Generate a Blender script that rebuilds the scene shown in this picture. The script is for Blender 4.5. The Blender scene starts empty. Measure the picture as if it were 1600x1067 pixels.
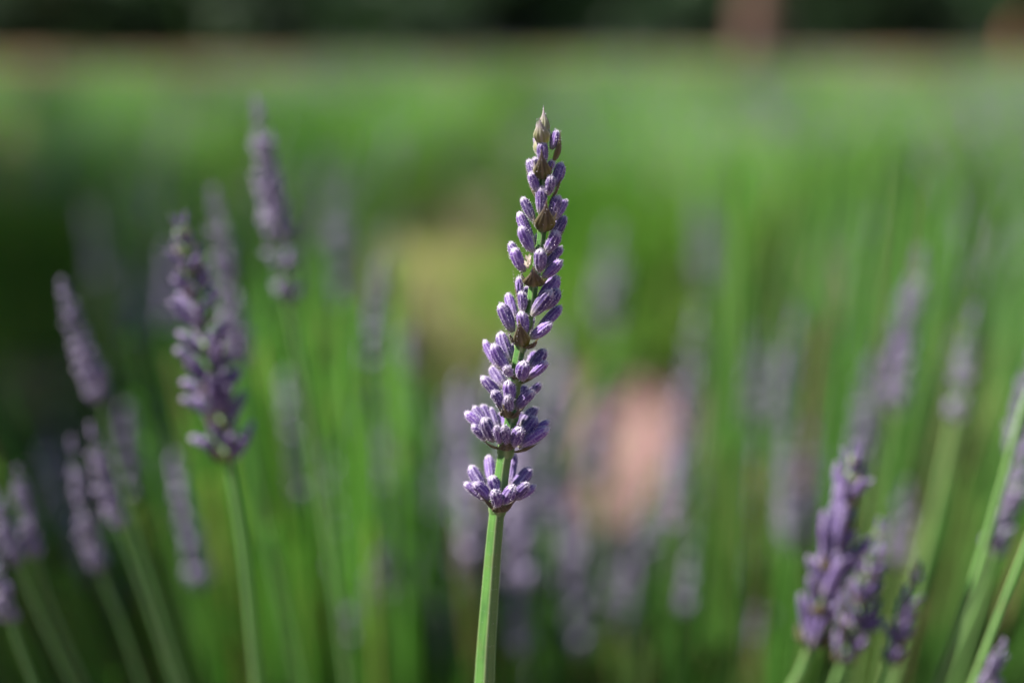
import bpy, math, random
import numpy as np
from mathutils import Vector, Matrix

random.seed(7)
rng = np.random.default_rng(7)
scene = bpy.context.scene
COL = scene.collection

# ------------------------------------------------------------------ camera
FPX = 50.0 / 36.0 * 1600.0
PITCH = math.atan((533.5 - 30.0) / FPX)
CAM = np.array([0.0, 0.0, 0.60])
MM = 0.0001                      # metres per photo pixel at the focused stalk
D = MM * FPX                     # distance to the focused stalk
cam_d = bpy.data.cameras.new('camera')
cam = bpy.data.objects.new('camera', cam_d)
COL.objects.link(cam)
cam_d.lens = 50.0
cam_d.sensor_width = 36.0
cam_d.clip_start = 0.01
cam_d.clip_end = 2000.0
cam.location = CAM.tolist()
cam.rotation_euler = (math.pi / 2 - PITCH, 0, 0)
cam_d.dof.use_dof = True
cam_d.dof.focus_distance = D - 0.001
cam_d.dof.aperture_fstop = 4.9
scene.camera = cam

# ------------------------------------------------------------------ sky, sun, exposure
SUN_EL = math.radians(49)
SUN_AZ = math.radians(-93)       # clockwise from +Y: from the left
world = bpy.data.worlds.new('World')
scene.world = world
world.use_nodes = True
wn = world.node_tree
sky_n = wn.nodes.new('ShaderNodeTexSky')
sky_n.sky_type = 'NISHITA'
sky_n.sun_disc = False
sky_n.sun_elevation = SUN_EL
sky_n.sun_rotation = SUN_AZ % (2 * math.pi)
sky_n.air_density = 1.0
sky_n.dust_density = 1.0
bg = wn.nodes['Background']
bg.inputs['Strength'].default_value = 0.05
wn.links.new(sky_n.outputs[0], bg.inputs['Color'])
sd = bpy.data.lights.new('sun', 'SUN')
sd.energy = 5.0
sd.angle = math.radians(0.53)
sd.color = (1.0, 0.95, 0.87)
sun = bpy.data.objects.new('sun', sd)
COL.objects.link(sun)
S = Vector((math.sin(SUN_AZ) * math.cos(SUN_EL), math.cos(SUN_AZ) * math.cos(SUN_EL), math.sin(SUN_EL)))
sun.rotation_euler = S.to_track_quat('Z', 'Y').to_euler()
sun.location = (-3, 1, 4)
scene.view_settings.view_transform = 'Standard'
scene.view_settings.look = 'None'
scene.view_settings.gamma = 1.0
scene.view_settings.exposure = 1.6
scene.view_settings.use_curve_mapping = False
scene.render.engine = 'CYCLES'
scene.cycles.use_denoising = True
scene.cycles.max_bounces = 8
scene.cycles.transparent_max_bounces = 8

UPV = np.array([0, math.sin(PITCH), math.cos(PITCH)])
FWD = np.array([0, math.cos(PITCH), -math.sin(PITCH)])
RGT = np.array([1.0, 0, 0])

def P(px, py, depth=D, toward=0.0):
    d = depth - toward
    return CAM + RGT * ((px - 800) / FPX * d) - UPV * ((py - 533.5) / FPX * d) + FWD * d

def project(pts):
    v = np.asarray(pts, float) - CAM
    d = v @ FWD
    dd = np.maximum(d, 1e-4)
    return 800 + (v @ RGT) / dd * FPX, 533.5 - (v @ UPV) / dd * FPX, d

# ------------------------------------------------------------------ materials
def mat(name):
    m = bpy.data.materials.new(name)
    m.use_nodes = True
    nt = m.node_tree
    nt.nodes.clear()
    return m, nt, nt.nodes, nt.links

def ramp(nd, lk, src, stops):
    r = nd.new('ShaderNodeValToRGB')
    e = r.color_ramp.elements
    while len(e) < len(stops):
        e.new(0.5)
    for k, (p, c) in enumerate(stops):
        e[k].position = p
        e[k].color = (*c, 1)
    lk.new(src, r.inputs['Fac'])
    return r.outputs['Color']

def mix(nd, lk, a, b, fac, mode='MIX'):
    m = nd.new('ShaderNodeMix')
    m.data_type = 'RGBA'
    m.blend_type = mode
    for sock, v in ((m.inputs[0], fac), (m.inputs[6], a), (m.inputs[7], b)):
        if isinstance(v, bpy.types.NodeSocket):
            lk.new(v, sock)
        elif isinstance(v, (int, float)):
            sock.default_value = v
        else:
            sock.default_value = (*v, 1)
    return m.outputs[2]

def attr(nd, name):
    a = nd.new('ShaderNodeAttribute')
    a.attribute_name = name
    return a.outputs['Fac']

def noise(nd, lk, scale, detail=3.0, coord='Object', stretch=None):
    tc = nd.new('ShaderNodeTexCoord')
    n = nd.new('ShaderNodeTexNoise')
    n.inputs['Scale'].default_value = scale
    n.inputs['Detail'].default_value = detail
    if stretch:
        mp = nd.new('ShaderNodeMapping')
        mp.inputs['Scale'].default_value = stretch
        lk.new(tc.outputs[coord], mp.inputs[0])
        lk.new(mp.outputs[0], n.inputs['Vector'])
    else:
        lk.new(tc.outputs[coord], n.inputs['Vector'])
    return n.outputs['Fac']

def finish(nd, lk, col, rough=0.6, transl=0.0, tcol=None, sheen=0.0, bump=None, bdist=0.0002, spec=0.4, sheen_tint=(1, 1, 1)):
    out = nd.new('ShaderNodeOutputMaterial')
    p = nd.new('ShaderNodeBsdfPrincipled')
    if isinstance(col, bpy.types.NodeSocket):
        lk.new(col, p.inputs['Base Color'])
    else:
        p.inputs['Base Color'].default_value = (*col, 1)
    p.inputs['Roughness'].default_value = rough
    p.inputs['Specular IOR Level'].default_value = spec
    if sheen:
        p.inputs['Sheen Weight'].default_value = sheen
        p.inputs['Sheen Roughness'].default_value = 0.35
        p.inputs['Sheen Tint'].default_value = (*sheen_tint, 1)
    if bump is not None:
        b = nd.new('ShaderNodeBump')
        b.inputs['Strength'].default_value = 0.6
        b.inputs['Distance'].default_value = bdist
        lk.new(bump, b.inputs['Height'])
        lk.new(b.outputs[0], p.inputs['Normal'])
    if transl:
        t = nd.new('ShaderNodeBsdfTranslucent')
        src = tcol if tcol is not None else col
        if isinstance(src, bpy.types.NodeSocket):
            lk.new(src, t.inputs['Color'])
        else:
            t.inputs['Color'].default_value = (*src, 1)
        mx = nd.new('ShaderNodeMixShader')
        mx.inputs[0].default_value = transl
        lk.new(p.outputs[0], mx.inputs[1])
        lk.new(t.outputs[0], mx.inputs[2])
        lk.new(mx.outputs[0], out.inputs['Surface'])
    else:
        lk.new(p.outputs[0], out.inputs['Surface'])

def bud_material(name, deep, mid, pale, sheen, tipw=0.85):
    m, nt, nd, lk = mat(name)
    t = attr(nd, 't')
    rib = attr(nd, 'rib')
    oi = nd.new('ShaderNodeObjectInfo')
    body = mix(nd, lk, deep, mid, oi.outputs['Random'])
    n = noise(nd, lk, 2.2, 3.0)
    body = mix(nd, lk, body, pale, ramp(nd, lk, n, [(0.45, (0, 0, 0)), (0.8, (0.35,) * 3)]))
    ribm = nd.new('ShaderNodeMath'); ribm.operation = 'MULTIPLY'; ribm.inputs[1].default_value = 1.0
    lk.new(rib, ribm.inputs[0])
    n3 = noise(nd, lk, 5.0, 4.0)
    lk.new(ramp(nd, lk, n3, [(0.35, (0.12,) * 3), (0.65, (0.8,) * 3)]), ribm.inputs[1])
    body = mix(nd, lk, body, pale, ribm.outputs[0])
    ends = ramp(nd, lk, t, [(0.0, (1, 1, 1)), (0.22, (0.25,) * 3), (0.4, (0, 0, 0)), (0.86, (0, 0, 0)), (1.0, (tipw,) * 3)])
    tip = ramp(nd, lk, t, [(0.3, (0.34, 0.33, 0.24)), (0.7, (0.50, 0.45, 0.53))])
    body = mix(nd, lk, body, tip, ends)
    finish(nd, lk, body, 0.6, 0.12, None, sheen, None, sheen_tint=(0.93, 0.9, 1.0))
    return m

M = {}
M['bud'] = bud_material('bud_purple', (0.040, 0.017, 0.115), (0.125, 0.055, 0.27), (0.66, 0.56, 0.78), 0.3)
M['bud_soft'] = bud_material('bud_lilac_grey', (0.075, 0.055, 0.15), (0.16, 0.125, 0.24), (0.42, 0.38, 0.47), 0.3, 0.4)

m, nt, nd, lk = mat('bract_olive'); M['bract'] = m
t = attr(nd, 't'); rib = attr(nd, 'rib')
n = noise(nd, lk, 3.0, 4.0)
c = ramp(nd, lk, t, [(0.0, (0.09, 0.12, 0.03)), (0.3, (0.075, 0.072, 0.022)), (0.65, (0.055, 0.036, 0.03)), (1.0, (0.15, 0.10, 0.16))])
c = mix(nd, lk, c, (0.20, 0.17, 0.09), rib)
c = mix(nd, lk, c, (0.07, 0.05, 0.02), ramp(nd, lk, n, [(0.5, (0, 0, 0)), (0.75, (0.6,) * 3)]))
finish(nd, lk, c, 0.6, 0.25, (0.30, 0.27, 0.05), 0.15)

m, nt, nd, lk = mat('bract_young'); M['bract_young'] = m
t = attr(nd, 't'); rib = attr(nd, 'rib')
c = ramp(nd, lk, t, [(0.0, (0.20, 0.25, 0.07)), (0.45, (0.26, 0.26, 0.13)), (0.75, (0.24, 0.18, 0.24)), (1.0, (0.42, 0.36, 0.40))])
c = mix(nd, lk, c, (0.42, 0.40, 0.30), rib)
finish(nd, lk, c, 0.6, 0.32, (0.42, 0.45, 0.12), 0.3)

def stem_material(name, a, b, transl):
    m, nt, nd, lk = mat(name)
    n1 = noise(nd, lk, 900, 3, 'Object', (1, 1, 0.08))
    n2 = noise(nd, lk, 700, 2, 'Object', (0.15, 0.15, 1))
    c = mix(nd, lk, a, b, ramp(nd, lk, n1, [(0.3, (0, 0, 0)), (0.7, (1, 1, 1))]))
    c = mix(nd, lk, c, (0.30, 0.40, 0.17), attr(nd, 'rib'))
    n4 = noise(nd, lk, 260, 4)
    c = mix(nd, lk, c, (0.13, 0.13, 0.045), ramp(nd, lk, n4, [(0.55, (0, 0, 0)), (0.8, (0.5,) * 3)]))
    finish(nd, lk, c, 0.42, transl, (0.25, 0.5, 0.08), 0.12, n2, 0.00012)
    return m
M['stem'] = stem_material('stem_green', (0.045, 0.125, 0.03), (0.085, 0.20, 0.042), 0.10)

def leafy(name, stops, rough, transl, tmul, tip=None):
    m, nt, nd, lk = mat(name)
    c = ramp(nd, lk, attr(nd, 'rnd'), stops)
    if tip is not None:
        c = mix(nd, lk, c, tip, ramp(nd, lk, attr(nd, 't'), [(0.72, (0, 0, 0)), (1.0, (0.6,) * 3)]))
    tc = mix(nd, lk, c, tmul, 1.0, 'MULTIPLY')
    finish(nd, lk, c, rough, transl, tc, 0.0, None, spec=0.3)
    return m
M['stems'] = leafy('stem_mass_shade', [(0.0, (0.03, 0.075, 0.016)), (0.5, (0.06, 0.16, 0.026)), (0.85, (0.11, 0.26, 0.04)), (1.0, (0.20, 0.135, 0.075))], 0.55, 0.4, (2.0, 2.2, 1.4))  # darker copy of the stem green, shade put into the colour
M['stems_far'] = leafy('stem_mass_bright', [(0.0, (0.09, 0.20, 0.035)), (0.5, (0.13, 0.31, 0.05)), (0.85, (0.20, 0.36, 0.06)), (1.0, (0.30, 0.28, 0.10))], 0.55, 0.4, (2.0, 2.2, 1.4))  # brighter copy for sunlit rows and left stems, light put into the colour
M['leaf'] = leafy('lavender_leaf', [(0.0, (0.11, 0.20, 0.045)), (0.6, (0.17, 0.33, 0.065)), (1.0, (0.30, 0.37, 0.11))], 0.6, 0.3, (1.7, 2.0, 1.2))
M['leaf_near'] = leafy('lavender_leaf_shade', [(0.0, (0.014, 0.026, 0.012)), (0.6, (0.024, 0.048, 0.018)), (1.0, (0.045, 0.06, 0.03))], 0.6, 0.2, (1.5, 1.8, 1.1))  # near leaves darkened in colour to stand in for shade inside the plants
M['meadow'] = leafy('meadow_blade', [(0.0, (0.05, 0.09, 0.02)), (0.6, (0.08, 0.11, 0.03)), (1.0, (0.16, 0.12, 0.05))], 0.6, 0.25, (1.6, 1.6, 1.2))
M['grass'] = leafy('grass_blade', [(0.0, (0.07, 0.19, 0.03)), (0.6, (0.12, 0.27, 0.04)), (1.0, (0.36, 0.31, 0.17))], 0.5, 0.4, (2.0, 2.2, 1.4))
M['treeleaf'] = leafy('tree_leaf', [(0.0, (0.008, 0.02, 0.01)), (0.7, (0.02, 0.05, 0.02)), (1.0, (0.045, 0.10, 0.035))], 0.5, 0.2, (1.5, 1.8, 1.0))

m, nt, nd, lk = mat('bark_dark'); M['bark'] = m
n = noise(nd, lk, 12, 5, 'Object', (1, 1, 0.2))
c = ramp(nd, lk, n, [(0.3, (0.03, 0.022, 0.017)), (0.7, (0.10, 0.075, 0.055))])
finish(nd, lk, c, 0.9, 0, None, 0, n, 0.03)
m, nt, nd, lk = mat('bark_reddish'); M['bark_red'] = m
n = noise(nd, lk, 9, 5, 'Object', (1, 1, 0.25))
c = ramp(nd, lk, n, [(0.3, (0.05, 0.028, 0.02)), (0.7, (0.12, 0.066, 0.048))])
finish(nd, lk, c, 0.9, 0, None, 0, n, 0.03)
m, nt, nd, lk = mat('wood_orange'); M['wood'] = m
n = noise(nd, lk, 14, 4, 'Object', (1, 1, 0.1))
c = ramp(nd, lk, n, [(0.3, (0.09, 0.035, 0.016)), (0.7, (0.19, 0.08, 0.035))])
finish(nd, lk, c, 0.8, 0, None, 0, n, 0.005)
m, nt, nd, lk = mat('white_hair'); M['fuzz'] = m
finish(nd, lk, (0.74, 0.68, 0.80), 0.6, 0.5, (0.8, 0.74, 0.86))
m, nt, nd, lk = mat('dry_petal'); M['petal'] = m
n = noise(nd, lk, 3, 3)
c = ramp(nd, lk, n, [(0.35, (0.72, 0.68, 0.66)), (0.62, (0.70, 0.60, 0.45)), (0.75, (0.65, 0.36, 0.08))])
finish(nd, lk, c, 0.7, 0.3)

# ground: reddish soil near, straw coloured and grassy far away
m, nt, nd, lk = mat('soil'); M['soil'] = m
geo = nd.new('ShaderNodeNewGeometry')
sep = nd.new('ShaderNodeSeparateXYZ'); lk.new(geo.outputs['Position'], sep.inputs[0])
def gnoise(scale, det):
    n = nd.new('ShaderNodeTexNoise'); n.inputs['Scale'].default_value = scale; n.inputs['Detail'].default_value = det
    lk.new(geo.outputs['Position'], n.inputs['Vector']); return n.outputs['Fac']
fine = gnoise(60, 6); mid = gnoise(4, 4); big = gnoise(0.35, 4)
soil = ramp(nd, lk, fine, [(0.25, (0.085, 0.042, 0.046)), (0.5, (0.165, 0.082, 0.088)), (0.8, (0.23, 0.13, 0.13))])
soil = mix(nd, lk, soil, (0.20, 0.145, 0.11), ramp(nd, lk, mid, [(0.45, (0, 0, 0)), (0.7, (0.8,) * 3)]))
dry = ramp(nd, lk, fine, [(0.2, (0.06, 0.048, 0.019)), (0.8, (0.13, 0.095, 0.043))])
dry = mix(nd, lk, dry, (0.05, 0.085, 0.02), ramp(nd, lk, big, [(0.45, (0, 0, 0)), (0.62, (1, 1, 1))]))
far = nd.new('ShaderNodeMapRange'); far.inputs[1].default_value = 6.0; far.inputs[2].default_value = 11.0
lk.new(sep.outputs['Y'], far.inputs[0])
trk = nd.new('ShaderNodeMapRange'); trk.inputs[1].default_value = 17.0; trk.inputs[2].default_value = 18.0
lk.new(sep.outputs['Y'], trk.inputs[0])
c = mix(nd, lk, soil, dry, far.outputs[0])
trackc = ramp(nd, lk, fine, [(0.2, (0.14, 0.075, 0.035)), (0.8, (0.26, 0.15, 0.08))])
c = mix(nd, lk, c, trackc, trk.outputs[0])
finish(nd, lk, c, 0.95, 0, None, 0, fine, 0.01)

# ------------------------------------------------------------------ mesh helpers
class MB:
    """collects vertices, faces and the float attributes t, rib, rnd"""
    def __init__(s):
        s.v, s.lp, s.ln, s.mi, s.t, s.rib, s.rnd, s.n = [], [], [], [], [], [], [], 0
    @staticmethod
    def flat(f):
        return np.fromiter((i for q in f for i in q), np.int64), np.fromiter((len(q) for q in f), np.int64)
    def add(s, v, f, t=None, rib=None, rnd=0.5, mi=0):
        v = np.asarray(v, float); k = len(v)
        s.v.append(v)
        lp, ln = f if isinstance(f[0], np.ndarray) else s.flat(f)
        s.lp.append(lp + s.n); s.ln.append(ln); s.mi.append(np.full(len(ln), mi))
        z = np.zeros(k)
        s.t.append(z if t is None else np.asarray(t, float))
        s.rib.append(z if rib is None else np.asarray(rib, float))
        s.rnd.append(np.full(k, rnd) if np.isscalar(rnd) else np.asarray(rnd, float))
        s.n += k
    def inst(s, tmpl, mats, rnd=None, mi=0):
        """many copies of a template (verts, faces, t, rib); mats: K x 3 x 4"""
        v, f, t, rib = tmpl
        mats = np.asarray(mats); K = len(mats)
        w = np.einsum('kij,vj->kvi', mats[:, :, :3], v) + mats[:, None, :, 3]
        r = rng.random(K) if rnd is None else np.asarray(rnd)
        nv = len(v)
        lp, ln = f if isinstance(f[0], np.ndarray) else s.flat(f)
        s.v.append(w.reshape(-1, 3))
        s.lp.append((lp[None, :] + (s.n + nv * np.arange(K))[:, None]).ravel())
        s.ln.append(np.tile(ln, K)); s.mi.append(np.full(len(ln) * K, mi))
        s.t.append(np.tile(t, K)); s.rib.append(np.tile(rib, K)); s.rnd.append(np.repeat(r, nv))
        s.n += nv * K
    def mesh(s, name, mats, smooth=True):
        me = bpy.data.meshes.new(name)
        v = np.concatenate(s.v); lp = np.concatenate(s.lp); ln = np.concatenate(s.ln)
        me.vertices.add(len(v)); me.vertices.foreach_set('co', v.astype(np.float32).ravel())
        me.loops.add(len(lp)); me.loops.foreach_set('vertex_index', lp.astype(np.int32))
        me.polygons.add(len(ln)); me.polygons.foreach_set('loop_start', np.concatenate([[0], np.cumsum(ln)[:-1]]).astype(np.int32))
        for q in mats:
            me.materials.append(q)
        me.polygons.foreach_set('material_index', np.concatenate(s.mi).astype(np.int32))
        me.polygons.foreach_set('use_smooth', np.full(len(ln), smooth))
        me.update(calc_edges=True)
        for nm, arr in (('t', s.t), ('rib', s.rib), ('rnd', s.rnd)):
            a = me.attributes.new(nm, 'FLOAT', 'POINT')
            a.data.foreach_set('value', np.concatenate(arr).astype(np.float32))
        me.validate()
        return me

def tag(o, label=None, cat=None, group=None, kind=None):
    for k, v in (('label', label), ('category', cat), ('group', group), ('kind', kind)):
        if v:
            o[k] = v
    return o

WPOS = {}
def obj(name, me, parent=None, matrix=None, origin=None):
    """links a mesh object; parents are never rotated, so a child's place is its world place less its parent's"""
    o = bpy.data.objects.new(name, me)
    COL.objects.link(o)
    pw = WPOS[parent.name] if parent else np.zeros(3)
    if parent:
        o.parent = parent
    if matrix is not None:
        Mx = matrix.copy()
        w = np.array(Mx.translation)
        Mx.translation = Vector((w - pw).tolist())
        o.matrix_basis = Mx
    else:
        w = np.zeros(3) if origin is None else np.asarray(origin, float)
        o.location = (w - pw).tolist()
    WPOS[o.name] = w
    return o

def empty(name, loc):
    return obj(name, None, None, None, loc)

def unit(v):
    v = np.asarray(v, float)
    return v / max(math.sqrt(float(v @ v)), 1e-12)

def cross(a, b):
    return np.array((a[1] * b[2] - a[2] * b[1], a[2] * b[0] - a[0] * b[2], a[0] * b[1] - a[1] * b[0]))

def frame(z, ref=(0.013, -1, 0.02)):
    z = unit(z); x = cross(ref, z)
    if x @ x < 1e-8:
        x = cross((1, 0, 0), z)
    x = unit(x); y = cross(z, x)
    return x, y, z

def mat4(x, y, z, o):
    return Matrix(((x[0], y[0], z[0], o[0]), (x[1], y[1], z[1], o[1]), (x[2], y[2], z[2], o[2]), (0, 0, 0, 1)))

def smooth_path(pts, n):
    """Hermite curve through the points, evenly sampled along the chords"""
    p = np.asarray(pts, float)
    h = np.maximum(np.linalg.norm(np.diff(p, axis=0), axis=1), 1e-9)
    t = np.concatenate([[0], np.cumsum(h)])
    d = np.diff(p, axis=0) / h[:, None]
    m_ = np.empty_like(p)
    m_[0], m_[-1] = d[0], d[-1]
    if len(p) > 2:
        w = h[:, None]
        m_[1:-1] = (d[:-1] * w[1:] + d[1:] * w[:-1]) / (w[1:] + w[:-1])
    u = np.linspace(0, t[-1], n)
    k = np.clip(np.searchsorted(t, u, side='right') - 1, 0, len(h) - 1)
    f = ((u - t[k]) / h[k])[:, None]; H = h[k][:, None]
    return ((2 * f ** 3 - 3 * f ** 2 + 1) * p[k] + (f ** 3 - 2 * f ** 2 + f) * H * m_[k]
            + (-2 * f ** 3 + 3 * f ** 2) * p[k + 1] + (f ** 3 - f ** 2) * H * m_[k + 1])

TOPO = {}
def tube(mb, path, radii, sides=8, lobes=0, lob=0.0, rnd=0.5, mi=0, cap=True, fine=0.0):
    path = np.asarray(path, float); n = len(path)
    a = 2 * math.pi * np.arange(sides) / sides
    cl = np.cos(lobes * a)
    prof = 1 + lob * cl + (fine * np.cos(a * sides / 3.0) if fine else 0)
    ca, sa = np.cos(a) * prof, np.sin(a) * prof
    tang = np.empty_like(path)
    tang[1:-1] = path[2:] - path[:-2]; tang[0] = path[1] - path[0]; tang[-1] = path[-1] - path[-2]
    tang /= np.maximum(np.sqrt((tang ** 2).sum(1)), 1e-12)[:, None]
    x = frame(tang[0])[0]
    X = np.empty_like(path)
    for i in range(n):
        z = tang[i]
        x = x - z * (x @ z); x = x / math.sqrt(x @ x)
        X[i] = x
    Yv = np.cross(tang, X)
    r = np.asarray(radii, float)[:, None, None]
    verts = path[:, None, :] + r * (ca[None, :, None] * X[:, None, :] + sa[None, :, None] * Yv[:, None, :])
    key = (n, sides, cap)
    if key not in TOPO:
        f = []
        for i in range(n - 1):
            for k in range(sides):
                k2 = (k + 1) % sides
                f.append((i * sides + k, i * sides + k2, (i + 1) * sides + k2, (i + 1) * sides + k))
        if cap:
            f.append(tuple(range((n - 1) * sides, n * sides)))
            f.append(tuple(range(sides - 1, -1, -1)))
        TOPO[key] = MB.flat(f)
    rib = np.tile(np.maximum(0, cl) ** 8 * 0.75 if lobes else np.zeros(sides), n)
    mb.add(verts.reshape(-1, 3), TOPO[key], np.repeat(np.linspace(0, 1, n), sides), rib, rnd, mi)

# --- bud (calyx): ribbed tube, narrow at the foot, rounded lobed top; unit length along z, unit radius
def bud_template(ribs, seg, rings, bend=0.0, amp=0.07, seed=0):
    r0 = np.random.default_rng(seed)
    tt = np.concatenate([np.linspace(0, 0.8, rings - 4), [0.88, 0.94, 0.98, 1.0]])
    prof = np.interp(tt, [0, 0.06, 0.2, 0.42, 0.65, 0.8, 0.88, 0.94, 0.98, 1.0], [0.30, 0.52, 0.78, 0.97, 1.0, 0.93, 0.82, 0.64, 0.42, 0.16])
    v, t, rib = [], [], []
    ph = r0.random() * 6
    for i, (u, r) in enumerate(zip(tt, prof)):
        for k in range(seg):
            a = 2 * math.pi * k / seg
            c = math.cos(ribs * a)
            top = 0.10 * math.cos(5 * a + ph) * max(0, (u - 0.8) / 0.2)
            rr = r * (1 + amp * c * min(1, u * 5) * (1 if u < 0.93 else 0.4)) * (1 + 0.05 * math.cos(2 * a + ph) + 0.04 * math.cos(3 * a + 2 * ph + 4 * u))
            v.append((rr * math.cos(a) + bend * (u * u - u) * 4 * 0.5, rr * math.sin(a), u * (1 - 0.0 * c) + top * 0.35))
            t.append(u); rib.append(max(0, c) ** 2 * (0.55 + 0.45 * math.sin(17 * u + k)) * 0.85)
    f = []
    for i in range(len(tt) - 1):
        for k in range(seg):
            k2 = (k + 1) % seg
            f.append((i * seg + k, i * seg + k2, (i + 1) * seg + k2, (i + 1) * seg + k))
    f.append(tuple(range((len(tt) - 1) * seg, len(tt) * seg)))
    f.append(tuple(range(seg - 1, -1, -1)))
    return np.array(v), f, np.array(t), np.array(rib)

BUD_HI = [bud_template(9, 36, 14, b, 0.085, s) for s, b in enumerate((0.0, 0.35, -0.3, 0.5))]
BUD_MID = bud_template(6, 12, 9, 0.2, 0.06, 3)
def low_bud():
    tt = [0, 0.3, 0.7, 1.0]; pr = [0.35, 0.9, 1.0, 0.3]
    v, t, f = [], [], []
    for u, r in zip(tt, pr):
        for k in range(5):
            a = 2 * math.pi * k / 5
            v.append((r * math.cos(a), r * math.sin(a), u)); t.append(u)
    for i in range(3):
        for k in range(5):
            f.append((i * 5 + k, i * 5 + (k + 1) % 5, i * 5 + 5 + (k + 1) % 5, i * 5 + 5 + k))
    f.append((15, 16, 17, 18, 19))
    return np.array(v), f, np.array(t), np.array(t) * 0 + 0.3
BUD_LOW = low_bud()

def bud_mesh(tmpl, name, m):
    b = MB(); b.add(tmpl[0], tmpl[1], tmpl[2], tmpl[3]); return b.mesh(name, [m])
ME_BUD = [bud_mesh(x, 'bud', M['bud']) for x in BUD_HI]
M['bud_side'] = bud_material('bud_purple_dull', (0.05, 0.027, 0.12), (0.12, 0.075, 0.22), (0.50, 0.44, 0.58), 0.3, 0.3)
ME_BUD_SIDE = [bud_mesh(bud_template(8, 24, 11, b_, 0.07, 5 + k_), 'bud', M['bud_side']) for k_, b_ in enumerate((0.0, 0.35, -0.3, 0.5))]
ME_BUD_MID = bud_mesh(BUD_MID, 'bud_soft', M['bud_soft'])

# --- bract: broad pointed scale, cupped round the stalk; unit length along z, half width 1 along x, convex towards -y
def bract_mesh(name, m, wide=0.3, cup=0.9, point=1.0, nu=21, nv=12, belly=0.35):
    b = MB(); v, t, rib, f = [], [], [], []
    for j in range(nv + 1):
        u = j / nv
        w = np.interp(u, [0, 0.08, wide, wide + 0.17, 0.72, 0.9, 1], [0.34, 0.74, 1.0, 0.74, 0.24 * point, 0.07, 0.0])
        for i in range(nu):
            s = -1 + 2 * i / (nu - 1)
            ang = s * cup * 1.25
            x = w * math.sin(ang) / math.sin(cup * 1.25)
            dep = -w * (math.cos(ang) - math.cos(cup * 1.25)) * 0.75
            dep += -belly * math.sin(math.pi * min(1, u * 1.1)) * 0.8
            dep += -0.05 * w * math.cos(s * math.pi * 5) * (1 - 0.5 * u)
            v.append((x, dep, u)); t.append(u)
            rib.append((0.9 if abs(s) < 0.12 else 0.5 * max(0, math.cos(s * math.pi * 5)) ** 3) * (1 - 0.4 * u) + (0.8 if abs(s) > 0.93 else 0))
    for j in range(nv):
        for i in range(nu - 1):
            f.append((j * nu + i, j * nu + i + 1, (j + 1) * nu + i + 1, (j + 1) * nu + i))
    b.add(v, f, t, rib)
    # a second, inner skin so the scale has thickness
    vi = np.array(v); vi[:, 1] += 0.06
    b.add(vi, [q[::-1] for q in f], t, np.array(rib) * 0.5)
    return b.mesh(name, [m])
ME_BRACT = bract_mesh('bract', M['bract'])
ME_BRACT_LONG = bract_mesh('bract_long', M['bract'], 0.32, 0.8, 0.8, belly=0.25)
ME_BRACT_YOUNG = bract_mesh('bract_young', M['bract_young'], 0.36, 1.0, 1.15)

def node_mesh(name, r, h):
    b = MB()
    z = np.linspace(-1, 1, 6)
    tube(b, [(0, 0, q * h) for q in z], [r * (0.75 + 0.4 * (1 - q * q)) for q in z], 12, 4, 0.08)
    return b.mesh(name, [M['stem']])

# ------------------------------------------------------------------ ground
def axis(lim, fine, n):
    u = np.linspace(-1, 1, n)
    k = math.asinh(lim / fine)
    return np.sinh(u * k) * fine
gx = axis(220, 0.9, 181); gy = axis(220, 0.9, 181) + 1.5
X, Y = np.meshgrid(gx, gy)
Z = 0.010 * np.sin(X * 9.1 + 1.3 * np.sin(Y * 6)) * np.sin(Y * 8.3 + 2) + 0.008 * np.sin(X * 23 + Y * 17) + 0.02 * np.sin(Y * 2.6)
Z *= np.exp(-(X ** 2 + Y ** 2) / 120.0)
Z += 0.012 * (rng.random(X.shape) - 0.5) * np.exp(-(X ** 2 + (Y - 1.5) ** 2) / 20.0)
b = MB()
nn = len(gx)
b.add(np.stack([X.ravel(), Y.ravel(), Z.ravel()], 1), [(j * nn + i, j * nn + i + 1, (j + 1) * nn + i + 1, (j + 1) * nn + i) for j in range(nn - 1) for i in range(nn - 1)])
tag(obj('ground', b.mesh('ground', [M['soil']])), 'reddish bare soil and dry grass of the lavender field', 'ground', kind='structure')

# ------------------------------------------------------------------ the main flower stalk
def z1(x, y): return 700 + x / 5.336, 150 + y / 5.336
def z2(x, y): return 700 + x / 5.336, 330 + y / 5.336
def z3(x, y): return 690 + x / 5.336, 500 + y / 5.336
def z4(x, y): return 660 + x / 4.447, 600 + y / 4.447
SC = {z1: 5.336, z2: 5.336, z3: 5.336, z4: 4.447}

def hero_depth(py):
    return D + (py - 480) * 0.000012

AX = [(848, 205), (849, 250), (848, 289), (848, 330), (846, 371), (839, 415), (833, 450), (828, 487), (819, 520), (811, 552), (806, 590), (802, 630), (798, 659), (793, 690), (787, 722), (782, 760), (777, 797), (771, 860), (765, 940), (760, 1010), (757, 1067)]
path = [P(x, y, hero_depth(y)) for x, y in AX]
e = path[-1]; v = unit(path[-1] - path[-4])
path += [e + v * 0.06, e + v * 0.15 + np.array([0.004, 0.004, 0]), e + v * 0.30 + np.array([0.012, 0.012, 0])]
last = path[-1]; gb = last + unit(v + np.array([0.05, 0.1, -0.2])) * 0.2; gb = last + (gb - last) * (last[2] + 0.01) / (last[2] - gb[2]); path.append(gb)
STEM_HAIR = []
hero = empty('lavender_stalk', gb * np.array([1, 1, 0]))
tag(hero, 'tall sharp purple lavender flower stalk, in crisp focus with separate ribbed buds', 'lavender')
sp = smooth_path(path, 320)
b = MB()
prx = project(sp)[1]
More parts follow.
